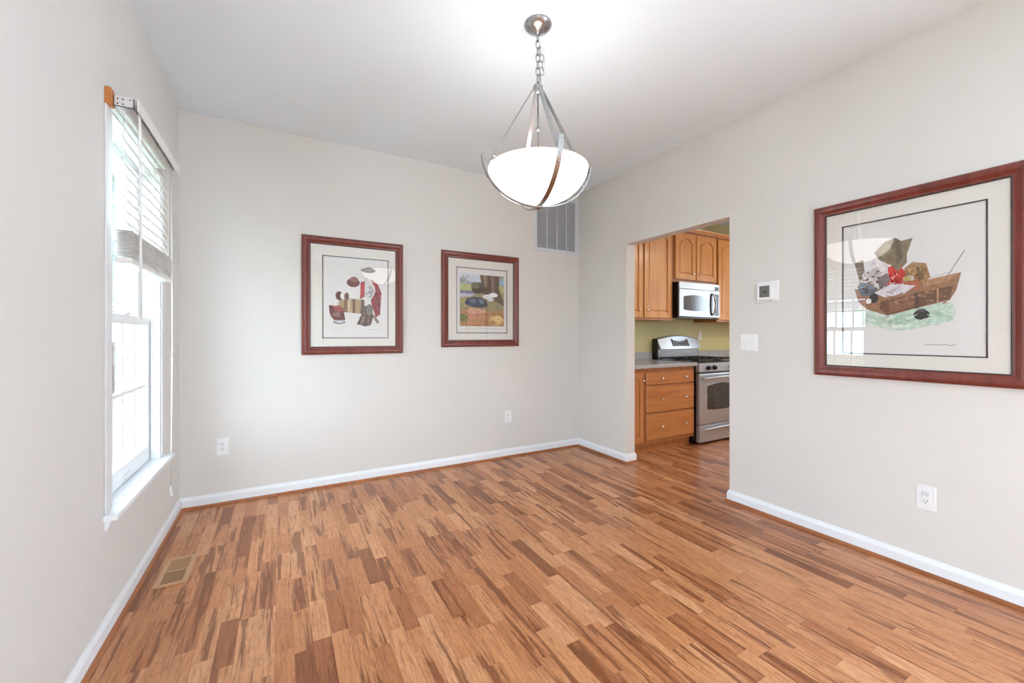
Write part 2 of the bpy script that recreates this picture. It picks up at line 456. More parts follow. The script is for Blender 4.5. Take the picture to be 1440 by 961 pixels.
def sash(name, xg, z0, z1, bot, top, stile=0.042, t=0.032):
    y0, y1 = WY0 + 0.013, WY1 - 0.013
    b = MB()
    b.box(xg - t / 2, xg + t / 2, y0, y0 + stile, z0, z1, bevel=0.003); b.box(xg - t / 2, xg + t / 2, y1 - stile, y1, z0, z1, bevel=0.003)
    b.box(xg - t / 2, xg + t / 2, y0 + stile - .002, y1 - stile + .002, z0, z0 + bot, bevel=0.003)
    b.box(xg - t / 2, xg + t / 2, y0 + stile - .002, y1 - stile + .002, z1 - top, z1, bevel=0.003)
    o = b.build(name, 'vinyl', win)
    gy0, gy1, gz0, gz1 = y0 + stile, y1 - stile, z0 + bot, z1 - top
    mb = MB()
    for yy in (2.445, 2.632, 2.820):
        mb.box(xg - 0.006, xg + 0.006, yy - 0.009, yy + 0.009, gz0, gz1)
    zz = (gz0 + gz1) / 2; mb.box(xg - 0.0055, xg + 0.0055, gy0, gy1, zz - 0.009, zz + 0.009)
    mb.build('muntin_grid', 'vinyl', o)
    MB().box(xg - 0.0085, xg - 0.0065, gy0 - 0.004, gy1 + 0.004, gz0 - 0.004, gz1 + 0.004).build('window_pane', 'pane', o)
    return o
lo_sash = sash('lower_sash', XG, WZ0 + 0.004, 1.300, 0.085, 0.045)
up_sash = sash('upper_sash', XL - 0.110, 1.262, WZ1 - 0.013, 0.045, 0.05)
MB().box(XG + 0.016, XG + 0.024, 2.60, 2.70, WZ0 + 0.03, WZ0 + 0.045, bevel=0.003).build('sash_lift', 'vinyl', lo_sash)
MB().box(XG - 0.01, XG + 0.022, 2.63, 2.69, 1.300, 1.316, bevel=0.004).lathe([(0.012, 0), (0.012, 0.006), (0, 0.007)], (XG + 0.004, 2.66, 1.316), seg=12).build('sash_lock', 'vinyl', lo_sash)
b = MB()
b.box(XG - 0.05, XL + 0.001, WY0 + 0.001, WY1 - 0.001, WZ0 - 0.020, WZ0 + 0.002)
b.box(XL, XL + 0.046, 2.176, 3.178, WZ0 - 0.022, WZ0 + 0.002, bevel=0.005, seg=2)
b.build('window_stool', 'trim', win)
poly = [(0, -0.022), (0.020, -0.022), (0.020, -0.030), (0.015, -0.038), (0.012, -0.055), (0.006, -0.064), (0, -0.066)]
MB().prism(poly, lambda p, q, a: (XL + p, a, WZ0 + q), 2.200, 3.150).build('window_apron', 'trim', win)
b = MB()
for y0, y1 in ((2.196, WY0 + 0.001), (WY1 - 0.001, 3.128)):
    b.box(XL, XL + 0.007, y0, y1, WZ0 + 0.002, 2.116, bevel=0.002)
b.build('side_casing', 'casing', win)

# ------------------------------------------------------------------ blind
BY0, BY1 = 2.226, 2.944
t = tag(MB().box(XL + 0.001, XL + 0.019, 2.197, 2.240, 2.114, 2.182, bevel=0.001).build('mounting_block', 'pine', origin=(XL, 2.21, 2.15)),
        'bare orange pine block on the wall behind the left end of the blind headrail', 'wood block')
HX0, HX1 = XL + 0.020, XL + 0.082
bl = thing('window_blind', 'white two inch slat blind half raised over the left wall window', 'window blind', ((HX0 + HX1) / 2, (BY0 + BY1) / 2, 2.126))
b = MB()
b.box(HX0, HX1, BY0, BY0 + 0.003, 2.124, 2.166); b.box(HX0, HX1, BY1 - 0.003, BY1, 2.124, 2.166)
b.box(HX0, HX1, BY0, BY1, 2.124, 2.127); b.box(HX0, HX0 + 0.002, BY0, BY1, 2.124, 2.166); b.box(HX1 - 0.002, HX1, BY0, BY1, 2.124, 2.166)
hr = b.build('headrail', 'rail', bl)
MB().box(XL + 0.0005, HX0, 2.244, BY1 - 0.002, 2.122, 2.164).build('mounting_bracket', 'rail', bl)
b = MB()
for xx, zz in ((HX0 + 0.012, 2.135), (HX0 + 0.012, 2.155), (HX0 + 0.028, 2.135), (HX0 + 0.028, 2.155), (HX0 + 0.050, 2.157)):
    MB().lathe([(0, 0.0012), (0.0028, 0.001), (0.0028, 0)], (xx, BY0, zz), (0, -1, 0), 8).build('screw', 'slot', hr)
MB().box(HX1 + 0.016, HX1 + 0.020, 2.200, 2.990, 2.108, 2.160, bevel=0.001).box(HX1, HX1 + 0.016, 2.40, 2.415, 2.14, 2.15).box(HX1, HX1 + 0.016, 2.76, 2.775, 2.14, 2.15).build('valance', 'blind', bl)
SX = XL + 0.049
R = Matrix.Rotation(math.radians(64), 3, 'Y')
for i in range(10):
    z = 2.090 - i * 0.0465
    MB().box(SX - 0.025, SX + 0.025, BY0 + 0.012, BY1 - 0.008, z - 0.0014, z + 0.0014, rot=R).build('slat', 'blind', bl)
for i in range(15):
    z = 1.628 - i * 0.0072; dx = random.uniform(-0.003, 0.003); dy = random.uniform(-0.003, 0.003)
    MB().box(SX - 0.025 + dx, SX + 0.025 + dx, BY0 + 0.012 + dy, BY1 - 0.008 + dy, z - 0.0016, z + 0.0016).build('slat', 'blind', bl)
MB().box(SX - 0.027, SX + 0.027, BY0 - 0.002, BY1 + 0.004, 1.496, 1.516, bevel=0.003).build('bottom_rail', 'blind', bl)
for yy in (BY0 + 0.12, (BY0 + BY1) / 2, BY1 - 0.12):
    b = MB()
    b.tube([(SX + 0.029, yy, 2.126), (SX + 0.029, yy, 1.50)], 0.001, 5); b.tube([(SX - 0.029, yy, 2.126), (SX - 0.029, yy, 1.50)], 0.001, 5)
    b.build('ladder_cord', 'cord', bl)
b = MB(); b.tube([(HX1 + 0.008, 2.262, 2.128), (HX1 + 0.010, 2.262, 2.09), (HX1 + 0.012, 2.270, 1.268)], 0.0048, 8)
b.build('tilt_wand', 'plastic', bl)
for i, (dy, zb) in enumerate(((0, 0.345), (0.016, 0.318))):
    yb = BY1 - 0.018 + dy
    cd = MB().tube([(HX1 - 0.008, yb - dy * .7, 2.125), (HX1 - 0.006, yb, 1.15), (HX1 - 0.012, yb, zb)], 0.0016, 6).build('lift_cord', 'cord', bl)
    MB().lathe([(0, 0.02), (0.004, 0.018), (0.0065, 0.004), (0.008, -0.012), (0.007, -0.018), (0, -0.019)], (HX1 - 0.012, yb, zb), seg=12).build('tassel', 'plastic', cd)
MB().lathe([(0, 0.012), (0.005, 0.008), (0.006, 0), (0.005, -0.008), (0, -0.012)], (HX1 - 0.006, BY1 - 0.010, 1.06), seg=10).build('cord_joiner', 'plastic', bl)

# ------------------------------------------------------------------ pendant light
PX, PY = 1.108, 1.718
pl = thing('pendant_light', 'brushed nickel bowl pendant with lit alabaster glass hanging on chain from the ceiling', 'pendant light', (PX, PY, H))
MB().lathe([(0, 0), (0.068, 0), (0.069, -0.004), (0.066, -0.010), (0.056, -0.020), (0.044, -0.027), (0.030, -0.033), (0.020, -0.042), (0.012, -0.047), (0.006, -0.052), (0, -0.053)], (PX, PY, H), seg=40).build('ceiling_canopy', 'nickel', pl)
def link_pts(c, ang, hgt=0.040, wid=0.020, tilt=0.0, n=20):
    pts = []
    rr = wid / 2; s = hgt / 2 - rr
    for i in range(n):
        a = 2 * PI * i / n
        u = rr * math.cos(a); v = rr * math.sin(a) + (s if math.sin(a) >= 0 else -s)
        uu = u * math.cos(tilt) - v * math.sin(tilt); vv = u * math.sin(tilt) + v * math.cos(tilt)
        pts.append((c[0] + uu * math.cos(ang), c[1] + uu * math.sin(ang), c[2] + vv))
    return pts
RV = Vector((math.cos(YAW), -math.sin(YAW), 0))     # across the room, square to the lamp's left-right arms
ang0 = math.atan2(RV.y, RV.x)
z = H - 0.066; k = 0
while z > 2.445:
    MB().tube(link_pts((PX, PY, z), ang0 + (0.35 if k % 2 else 0.35 + PI / 2)), 0.0028, 8, closed=True).build('chain_link', 'nickel', pl)
    z -= 0.0335; k += 1
for k in range(5):   # spare chain hooked back on itself
    c = Vector((PX, PY, 0)) + RV * (0.012 + 0.010 * math.sin(k * 0.8))
    MB().tube(link_pts((c.x, c.y, 2.605 - k * 0.032), ang0 + (0.2 if k % 2 else 1.5), tilt=0.25 if k < 4 else 0.9), 0.0028, 8, closed=True).build('chain_link', 'nickel', pl)
P = lambda r, zz: tuple(Vector((PX, PY, zz)) + RV * r)
MB().tube([P(0.004, 2.68), P(0.010, 2.64), P(0.024, 2.622), P(0.031, 2.60), P(0.033, 2.53), P(0.030, 2.50), P(0.018, 2.487), P(0.004, 2.47)], 0.0018, 6).build('lamp_wire', 'cord', pl)
HZ = 2.425
MB().lathe([(0, 0.032), (0.006, 0.030), (0.010, 0.022), (0.019, 0.016), (0.024, 0.010), (0.024, -0.004), (0.018, -0.008), (0.018, -0.020), (0.010, -0.028), (0.0, -0.030)], (PX, PY, HZ), seg=28).build('hub', 'nickel', pl)
ALPHA = math.radians(17)
RIMZ, RIMR = 2.020, 0.246
arm_dirs = []
for k in range(4):
    a = ang0 + ALPHA + k * PI / 2; arm_dirs.append(Vector((math.cos(a), math.sin(a), 0)))
BOT = 1.838
for d in arm_dirs:
    pts = []
    for i in range(25):     # arc from the finial out and up past the rim
        s = i / 24
        r = 0.012 + 0.273 * math.sin(s * PI / 2 * 0.97) ** 1.0
        zz = BOT + 0.226 * (1 - math.cos(s * PI / 2 * 0.97)) ** 1.02 / (1 - math.cos(PI / 2 * 0.97)) ** 1.02
        pts.append(Vector((PX, PY, zz)) + d * r)
    side = Vector((-d.y, d.x, 0))
    b = MB()
    rings = []
    for i, p in enumerate(pts):
        tng = (pts[min(i + 1, 24)] - pts[max(i - 1, 0)]).normalized(); nrm = tng.cross(side)
        rings.append([b.bm.verts.new(p + side * a + nrm * c) for a, c in ((-0.012, -0.003), (0.012, -0.003), (0.012, 0.003), (-0.012, 0.003))])
    for a, c in zip(rings, rings[1:]):
        for j in range(4): b.bm.faces.new((a[j], a[(j + 1) % 4], c[(j + 1) % 4], c[j]))
    b.bm.faces.new(rings[0]); b.bm.faces.new(rings[-1][::-1])
    arm = b.build('curved_arm', 'nickel', pl)
    # screw caps on the arm
    pa = pts[17]
    MB().lathe([(0, 0.010), (0.004, 0.009), (0.004, -0.016)], pa, (d + Vector((0, 0, -0.8))).normalized(), 10).build('thumb_screw', 'nickel', arm)
    # straight flat support bar
    top = Vector((PX, PY, HZ - 0.004)) + d * 0.022; low = Vector((PX, PY, RIMZ + 0.006)) + d * (RIMR + 0.006)
    tng = (low - top).normalized(); nrm = tng.cross(side)
    b = MB(); rings = []
    for p, w in ((top, 0.0075), (top.lerp(low, .06), 0.0105), (low, 0.0105)):
        rings.append([b.bm.verts.new(p + side * a + nrm * c) for a, c in ((-w, -0.003), (w, -0.003), (w, 0.003), (-w, 0.003))])
    for a, c in zip(rings, rings[1:]):
        for j in range(4): b.bm.faces.new((a[j], a[(j + 1) % 4], c[(j + 1) % 4], c[j]))
    b.bm.faces.new(rings[0]); b.bm.faces.new(rings[-1][::-1])
    sb = b.build('support_bar', 'nickel', pl)
    b = MB()
    for f in (0.90, 0.965):
        b.lathe([(0.0, 0.006), (0.004, 0.005), (0.004, -0.012), (0.0, -0.013)], top.lerp(low, f), nrm, 10)
    b.build('bar_screw', 'nickel', sb)
    MB().tube([low - d * 0.004, low + d * 0.030 + Vector((0, 0, 0.016))], 0.003, 8).build('rim_pin', 'nickel', sb)
# glass bowl with wall thickness
prof = []
for i in range(17):
    a = i / 16; prof.append((RIMR * math.sin(a * PI / 2 * 0.95) / math.sin(PI / 2 * 0.95), 1.852 + (RIMZ - 1.852) * (1 - math.cos(a * PI / 2 * 0.95)) / (1 - math.cos(PI / 2 * 0.95))))
inner = [(max(0, r - 0.005), zz + 0.005 * (1 - r / RIMR) + 0.0005) for r, zz in prof[::-1]]
MB().lathe(prof + inner, (PX, PY, 0), seg=56).build('glass_bowl', 'bowl', pl)
MB().lathe([(0, 1.853), (0.010, 1.852), (0.010, 1.842), (0.018, 1.838), (0.020, 1.833), (0.014, 1.828), (0.006, 1.824), (0, 1.823)], (PX, PY, 0), seg=24).build('finial', 'nickel', pl)
st = MB().tube([(PX, PY, HZ - 0.025), (PX, PY, 1.850)], 0.0042, 10).build('centre_stem', 'nickel', pl)
MB().lathe([(0, 0.013), (0.007, 0.011), (0.011, 0.004), (0.011, -0.004), (0.007, -0.011), (0, -0.013)], (PX, PY, 2.222), seg=16).build('stem_ball', 'nickel', st)
for k in range(3):
    a = ang0 + 0.5 + k * 2 * PI / 3
    c = Vector((PX + 0.075 * math.cos(a), PY + 0.075 * math.sin(a), 1.975))
    so = MB().tube([(PX, PY, 1.935), (c.x, c.y, 1.930)], 0.004, 6).lathe([(0, -0.045), (0.014, -0.045), (0.014, -0.015), (0, -0.015)], c, seg=12).build('socket', 'nickel', pl)
    MB().lathe([(0.008, -0.016), (0.014, -0.006), (0.020, 0.008), (0.020, 0.018), (0.012, 0.030), (0, 0.034)], c, seg=14).build('light_bulb', 'bulb', so)
    ld = bpy.data.lights.new('bulb_light', 'POINT'); ld.energy = BULB_W; ld.shadow_soft_size = 0.022; ld.color = (1, 0.95, 0.87)
    lo = bpy.data.objects.new('bulb_light', ld); C.objects.link(lo); lo.location = (0, 0, 0); lo.parent = so
    lo.location = c + Vector((0, 0, 0.012)) - pl.location

# ------------------------------------------------------------------ framed pictures
def ellipse(cx, cy, rx, ry, n=20, rot=0.0):
    o = []
    for i in range(n):
        a = 2 * PI * i / n; x = rx * math.cos(a); y = ry * math.sin(a)
        o.append((cx + x * math.cos(rot) - y * math.sin(rot), cy + x * math.sin(rot) + y * math.cos(rot)))
    return o
PAINT = {}
def paint(col, var=0.18, scale=55):
    k = tuple(col)
    if k not in PAINT: PAINT[k] = pm('ink_%d_%d_%d' % k, col, 0.9, var=var, scale=scale)
    return PAINT[k]
def picture(name, label, Mp, s0, s1, t0, t1, fw, line, art, group, loc):
    """Mp(s, t, n) maps across, up, out of the wall; line = (ds_left, ds_right, dt_top, dt_bottom) of the dark mat edge"""
    root = thing(name, label, 'picture', loc, group)
    def ring(prof, nm, m, par):
        b = MB(); rg = []
        for i, n in prof:
            rg.append([b.bm.verts.new(Mp(s, t, n)) for s, t in ((s0 + i, t0 + i), (s1 - i, t0 + i), (s1 - i, t1 - i), (s0 + i, t1 - i))])
        for a, c in zip(rg, rg[1:]):
            for j in range(4): b.bm.faces.new((a[j], a[(j + 1) % 4], c[(j + 1) % 4], c[j]))
        return b.build(nm, m, par)
    ring([(0, 0.001), (0, 0.018), (0.003, 0.022), (fw * 0.14, 0.026), (fw * 0.30, 0.0275), (fw * 0.48, 0.026), (fw * 0.66, 0.021), (fw * 0.78, 0.0175), (fw * 0.90, 0.0165), (fw * 0.90, 0.008), (fw * 0.5, 0.001), (0, 0.001)], 'frame', 'mahogany', root)
    ring([(fw * 0.89, 0.008), (fw * 0.89, 0.0155), (fw * 0.945, 0.0165), (fw, 0.015), (fw, 0.008), (fw * 0.89, 0.008)], 'fillet', 'fillet', root)
    i0 = fw * 0.9
    # backing print paper, then a mat board with a window, then glass
    b = MB(); b.quad([Mp(s0 + i0, t0 + i0, 0.003), Mp(s1 - i0, t0 + i0, 0.003), Mp(s1 - i0, t1 - i0, 0.003), Mp(s0 + i0, t1 - i0, 0.003)])
    mats = ['paper']
    a0, a1, c0, c1 = s0 + line[0], s1 - line[1], t0 + line[3], t1 - line[2]
    for k, (col, poly) in enumerate(art):
        mt = paint(col)
        if mt not in mats: mats.append(mt)
        vs = [Mp(a0 + (a1 - a0) * p, c0 + (c1 - c0) * q, 0.0032 + 0.00006 * k) for p, q in poly]
        b.quad(vs, mats.index(mt))
    b.build('art_print', mats, root)
    def window_board(nm, m, o0, o1, u0, u1, w, nz, depth):
        b = MB()
        out = [(o0, u0), (o1, u0), (o1, u1), (o0, u1)]; inn = [(a0 + w, c0 + w), (a1 - w, c0 + w), (a1 - w, c1 - w), (a0 + w, c1 - w)]
        A = [b.bm.verts.new(Mp(p, q, nz)) for p, q in out]; B = [b.bm.verts.new(Mp(p, q, nz)) for p, q in inn]; D = [b.bm.verts.new(Mp(p, q, nz - depth)) for p, q in inn]
        for j in range(4):
            k = (j + 1) % 4
            b.bm.faces.new((A[j], A[k], B[k], B[j])); b.bm.faces.new((B[j], B[k], D[k], D[j]))
        return b.build(nm, m, root)
    lw = 0.0065
    window_board('mat_board', 'mat', s0 + i0, s1 - i0, t0 + i0, t1 - i0, -lw * 0.4, 0.0080, 0.0012)
    window_board('inner_mat', 'matline', a0 - lw, a1 + lw, c0 - lw, c1 + lw, lw * 0.6, 0.0068, 0.0012)
    MB().quad([Mp(s0 + i0, t0 + i0, 0.0095), Mp(s1 - i0, t0 + i0, 0.0095), Mp(s1 - i0, t1 - i0, 0.0095), Mp(s0 + i0, t1 - i0, 0.0095)]).build('picture_glass', 'glass', root)
    return root
def dabs(cols, x0, x1, y0, y1, n, rx=.012, ry=.006):
    rnd = random.Random(len(cols) * 31 + n)
    return [(cols[rnd.randrange(len(cols))], ellipse(rnd.uniform(x0, x1), rnd.uniform(y0, y1), rx * rnd.uniform(.5, 1.5), ry * rnd.uniform(.5, 1.5), 7, rnd.uniform(-.6, .6))) for _ in range(n)]
def scrib(x0, x1, y, n=14, h=0.006):
    o = [(x0 + (x1 - x0) * i / n, y + random.uniform(0, h)) for i in range(n + 1)]
    return o + [(p, q - 0.004) for p, q in o[::-1]]

art1 = [
    ((176, 150, 112), [(.22, .33), (.60, .30), (.62, .48), (.24, .50)]),            # crate
    ((128, 94, 66), [(.31, .32), (.36, .315), (.36, .49), (.31, .495)]),
    ((112, 82, 60), [(.44, .31), (.48, .31), (.48, .485), (.44, .488)]),
    ((206, 186, 150), [(.37, .34), (.40, .34), (.40, .48), (.37, .48)]),
    ((96, 78, 66), [(.56, .305), (.62, .30), (.62, .48), (.57, .49)]),
    ((150, 28, 34), [(.55, .49), (.62, .52), (.70, .62), (.73, .44), (.80, .26), (.87, .30), (.88, .45), (.89, .58), (.84, .68), (.74, .74), (.63, .72), (.56, .70), (.56, .58)]),   # red drape
    ((190, 44, 46), [(.56, .52), (.60, .53), (.62, .68), (.57, .69)]),
    ((106, 20, 40), [(.80, .30), (.85, .34), (.86, .52), (.81, .50)]),
    ((214, 208, 206), [(.62, .54), (.72, .48), (.80, .58), (.78, .66), (.70, .76), (.63, .78)]),
    ((164, 158, 160), [(.68, .55), (.74, .52), (.77, .60), (.70, .68)]),
    ((70, 62, 56), ellipse(.68, .855, .115, .030)),                                    # dark flat bowl
    ((92, 80, 70), ellipse(.70, .875, .06, .022)),
    ((104, 52, 46), ellipse(.45, .69, .10, .055)),                                     # jar
    ((140, 92, 84), ellipse(.46, .73, .065, .035)),
    ((104, 62, 54), ellipse(.24, .52, .055, .055)), ((226, 220, 214), ellipse(.30, .52, .045, .045)), ((116, 74, 62), ellipse(.35, .515, .035, .05)),
    ((104, 42, 42), [(.09, .40), (.12, .40), (.30, .37), (.33, .22), (.16, .22), (.10, .30)]),   # dark red basket
    ((168, 78, 76), ellipse(.22, .36, .07, .04)), ((140, 110, 108), ellipse(.20, .29, .06, .03)),
    ((122, 122, 126), ellipse(.24, .195, .09, .024)), ((206, 206, 208), ellipse(.24, .20, .065, .015)),
    ((82, 56, 52), [(.50, .17), (.58, .30), (.62, .40), (.72, .42), (.76, .28), (.72, .16), (.62, .145), (.56, .165)]),  # leather sacks
    ((134, 104, 98), [(.55, .18), (.60, .28), (.64, .27), (.60, .17)]), ((112, 78, 72), [(.66, .18), (.68, .30), (.72, .28), (.71, .18)]),
    ((120, 112, 110), ellipse(.70, .36, .055, .07)),
    ((138, 112, 98), [(.74, .28), (.77, .30), (.86, .20), (.82, .18)]),
    ((170, 166, 168), scrib(.66, .86, .105)), ((186, 182, 184), scrib(.15, .26, .11)),
] + dabs([(140, 60, 56), (88, 40, 38), (190, 120, 110)], .12, .30, .24, .38, 26) + dabs([(116, 88, 82), (70, 46, 44), (156, 130, 124)], .55, .72, .17, .36, 34) \
  + dabs([(190, 60, 66), (112, 20, 34), (170, 120, 126)], .77, .87, .32, .60, 26, .008, .014) + dabs([(196, 190, 190), (150, 144, 146), (230, 226, 224)], .65, .77, .52, .68, 24)
YF = YB
mp_back = lambda s, t, n: (s, YF - n, t)
picture('framed_picture', 'mahogany framed print of red drapery and crate, left one on the back wall', mp_back, 0.133, 0.909, 1.049, 1.978, 0.062, (0.148, 0.122, 0.147, 0.130), art1, 'mahogany framed prints', (0.521, YF, 1.049))

def art2f():
    q0, q1, p0, p1 = .105, .905, .062, .938
    f = lambda pts: [(p0 + (p1 - p0) * x, q0 + (q1 - q0) * y) for x, y in pts]
    A = [((150, 138, 104), f([(0, 0), (1, 0), (1, 1), (0, 1)])),
         ((206, 208, 222), f([(0, .80), (.5, .80), (.5, 1), (0, 1)])),
         ((150, 156, 178), f([(0, .80), (0, .93), (.10, .92), (.20, .86), (.34, .82), (.36, .79), (0, .79)])),
         ((176, 180, 122), f([(0, .68), (.46, .70), (.46, .80), (0, .81)])),
         ((130, 128, 150), f([(0, .62), (.36, .63), (.30, .68), (0, .69)])),
         ((196, 186, 206), f([(0, .55), (.24, .57), (.34, .63), (0, .62)])),
         ((158, 148, 96), f([(0, .42), (.5, .46), (.4, .58), (.2, .56), (0, .55)])),
         ((172, 126, 84), f([(0, 0), (1, 0), (1, .32), (.62, .30), (.30, .36), (0, .28)])),
         ((190, 140, 104), f([(.14, .02), (.52, .04), (.58, .20), (.30, .30), (.10, .18)])),
         ((112, 118, 72), f([(0, .10), (.12, .08), (.18, .18), (.06, .24), (0, .22)])),
         ((180, 172, 110), f([(.86, .66), (1, .66), (1, .80), (.86, .80)])), ((150, 186, 206), f([(.90, .82), (1, .82), (1, .96), (.90, .96)])),
         ((104, 82, 66), f([(.44, 1), (.90, 1), (.88, .78), (.93, .62), (1, .50), (1, .40), (.86, .48), (.70, .52), (.52, .62), (.48, .80)])),  # trunk
         ((144, 120, 98), f([(.52, 1), (.60, 1), (.60, .80), (.56, .66)])), ((134, 108, 88), f([(.70, 1), (.76, 1), (.77, .72), (.84, .56), (.72, .66)])),
         ((76, 60, 50), f([(.64, 1), (.67, 1), (.68, .74), (.64, .64)])), ((82, 66, 54), f([(.80, 1), (.84, 1), (.83, .76), (.88, .62), (.82, .70)])),
         ((84, 78, 60), ellipse(.42, .70, .14, .09)), ((110, 108, 74), ellipse(.36, .74, .08, .05)),   # dark bushes at the foot of the tree
         ((62, 70, 88), f([(.10, .44), (.16, .53), (.30, .57), (.46, .56), (.58, .50), (.62, .40), (.50, .36), (.26, .37)])),    # blue-grey boulders
         ((96, 106, 122), f([(.18, .51), (.30, .55), (.36, .47), (.26, .43)])), ((112, 120, 134), f([(.42, .54), (.52, .51), (.54, .44), (.44, .45)])),
         ((226, 226, 230), ellipse(.60, .57, .10, .035)), ((234, 234, 236), ellipse(.72, .60, .09, .035)), ((214, 214, 220), ellipse(.66, .53, .07, .03)),     # white blossom
         ((206, 156, 132), f([(.12, .30), (.24, .36), (.50, .34), (.62, .28), (.46, .24), (.20, .25)])), ((196, 136, 116), ellipse(.36, .26, .14, .035)),   # pale sandy path
         ((208, 172, 102), ellipse(.78, .20, .15, .085)), ((226, 196, 130), ellipse(.80, .22, .10, .05)), ((176, 136, 76), ellipse(.70, .17, .06, .035)),   # dry yellow grass
         ((150, 138, 128), f([(.02, -.045), (.98, -.045), (.98, -.049), (.02, -.049)]))]
    for k in range(46):
        x, y = random.uniform(.02, .98), random.uniform(.02, .42)
        A.append((random.choice(((122, 112, 66), (178, 158, 96), (146, 102, 66), (200, 170, 120))), ellipse(p0 + (p1 - p0) * x, q0 + (q1 - q0) * y, random.uniform(.008, .022), random.uniform(.004, .010), 8)))
    for k in range(26):
        x, y = random.uniform(.02, .2), random.uniform(.78, .98)
        A.append((random.choice(((170, 170, 120), (190, 190, 150), (146, 152, 110))), ellipse(p0 + (p1 - p0) * x, q0 + (q1 - q0) * y, .012, .012, 8)))
    return A
picture('framed_picture', 'smaller mahogany framed landscape print with tree trunk, right one on the back wall', mp_back, 1.258, 2.061, 1.095, 1.974, 0.063, (0.146, 0.130, 0.142, 0.128), art2f(), 'mahogany framed prints', (1.66, YF, 1.095))

art3 = [
    ((196, 214, 198), [(.10, .36), (.16, .33), (.30, .33), (.60, .36), (.80, .36), (.82, .29), (.80, .24), (.58, .19), (.40, .17), (.24, .22), (.13, .29)]),     # water
    ((172, 196, 178), [(.24, .27), (.70, .31), (.76, .28), (.40, .22)]), ((216, 226, 214), [(.30, .22), (.56, .23), (.50, .195), (.36, .19)]),
    ((152, 108, 76), [(.10, .50), (.20, .48), (.62, .52), (.85, .555), (.82, .44), (.78, .375), (.56, .33), (.36, .285), (.20, .34), (.13, .40)]),     # hull
    ((108, 70, 48), [(.30, .39), (.58, .44), (.80, .47), (.78, .385), (.56, .335), (.36, .29), (.30, .34)]),
    ((134, 90, 60), [(.37, .40), (.55, .43), (.55, .345), (.37, .305)]), ((176, 132, 96), [(.60, .52), (.84, .555), (.76, .50), (.61, .475)]),
    ((88, 58, 44), [(.55, .44), (.58, .44), (.58, .33), (.55, .33)]), ((196, 156, 120), [(.70, .46), (.712, .46), (.712, .36), (.70, .36)]),
    ((92, 100, 112), [(.12, .52), (.28, .50), (.30, .44), (.16, .44)]), ((122, 134, 148), [(.14, .55), (.26, .53), (.26, .49), (.13, .50)]),
    ((126, 108, 90), [(.10, .70), (.17, .72), (.19, .58), (.14, .56)]),
    ((224, 218, 218), [(.16, .60), (.26, .72), (.36, .68), (.38, .58), (.28, .54), (.18, .55)]),     # pale sack
    ((198, 188, 186), [(.20, .60), (.28, .66), (.32, .60), (.26, .55)]),
    ((200, 52, 40), [(.36, .64), (.44, .66), (.50, .58), (.46, .50), (.38, .50)]), ((168, 36, 32), [(.38, .56), (.46, .56), (.45, .50), (.39, .50)]),    # red blanket
    ((222, 116, 96), [(.33, .70), (.46, .70), (.47, .665), (.36, .66)]),
    ((134, 118, 118), [(.28, .57), (.36, .60), (.40, .51), (.30, .48)]),
    ((164, 128, 88), [(.48, .62), (.54, .66), (.63, .64), (.66, .54), (.60, .50), (.54, .56), (.49, .57)]), ((122, 92, 64), [(.56, .62), (.60, .62), (.62, .53), (.58, .53)]),   # tan canvas roll
    ((188, 176, 110), ellipse(.50, .545, .03, .02)), ((176, 98, 64), [(.47, .53), (.60, .53), (.58, .46), (.49, .46)]),
    ((216, 210, 214), [(.26, .46), (.40, .52), (.56, .49), (.48, .44), (.34, .42)]), ((176, 168, 178), [(.34, .46), (.44, .49), (.40, .44)]),
    ((44, 38, 38), ellipse(.255, .42, .035, .038)), ((236, 232, 230), ellipse(.215, .40, .022, .02)),     # dark kettle
    ((128, 112, 88), [(.26, .76), (.34, .83), (.42, .85), (.46, .82), (.54, .83), (.50, .72), (.50, .66), (.44, .60), (.38, .66), (.30, .70)]),     # tan tarpaulin
    ((158, 144, 116), [(.27, .77), (.36, .83), (.40, .76), (.33, .72)]), ((104, 90, 72), [(.42, .84), (.46, .815), (.47, .70), (.43, .64)]),
    ((40, 32, 32), ellipse(.60, .285, .055, .036)), ((78, 74, 72), ellipse(.60, .315, .03, .012)),
    ((120, 100, 86), [(.74, .50), (.745, .50), (.872, .695), (.869, .70)]), ((150, 136, 126), [(.64, .535), (.64, .532), (.80, .565), (.80, .568)]),
    ((138, 134, 138), scrib(.62, .82, .075)),
] + dabs([(108, 70, 48), (168, 122, 86), (134, 90, 60), (190, 148, 112)], .36, .80, .36, .46, 60, .014, .004) + dabs([(172, 196, 178), (216, 226, 214), (188, 208, 190)], .16, .80, .21, .28, 50, .03, .004) \
  + dabs([(124, 110, 104), (206, 198, 196), (178, 150, 130), (96, 84, 84)], .17, .34, .47, .62, 40) + dabs([(222, 92, 74), (238, 190, 170), (150, 30, 28)], .37, .46, .51, .62, 22, .008, .006) \
  + dabs([(140, 106, 70), (186, 150, 106), (108, 80, 58)], .50, .64, .51, .62, 26, .006, .014)
mp_right = lambda s, t, n: (XR - n, -s, t)
picture('framed_picture', 'large mahogany framed print of a wooden rowboat on the right wall', mp_right, -1.276, -0.446, 0.964, 1.960, 0.062, (0.140, 0.133, 0.138, 0.133), art3, 'mahogany framed prints', (XR, 0.86, 0.964))

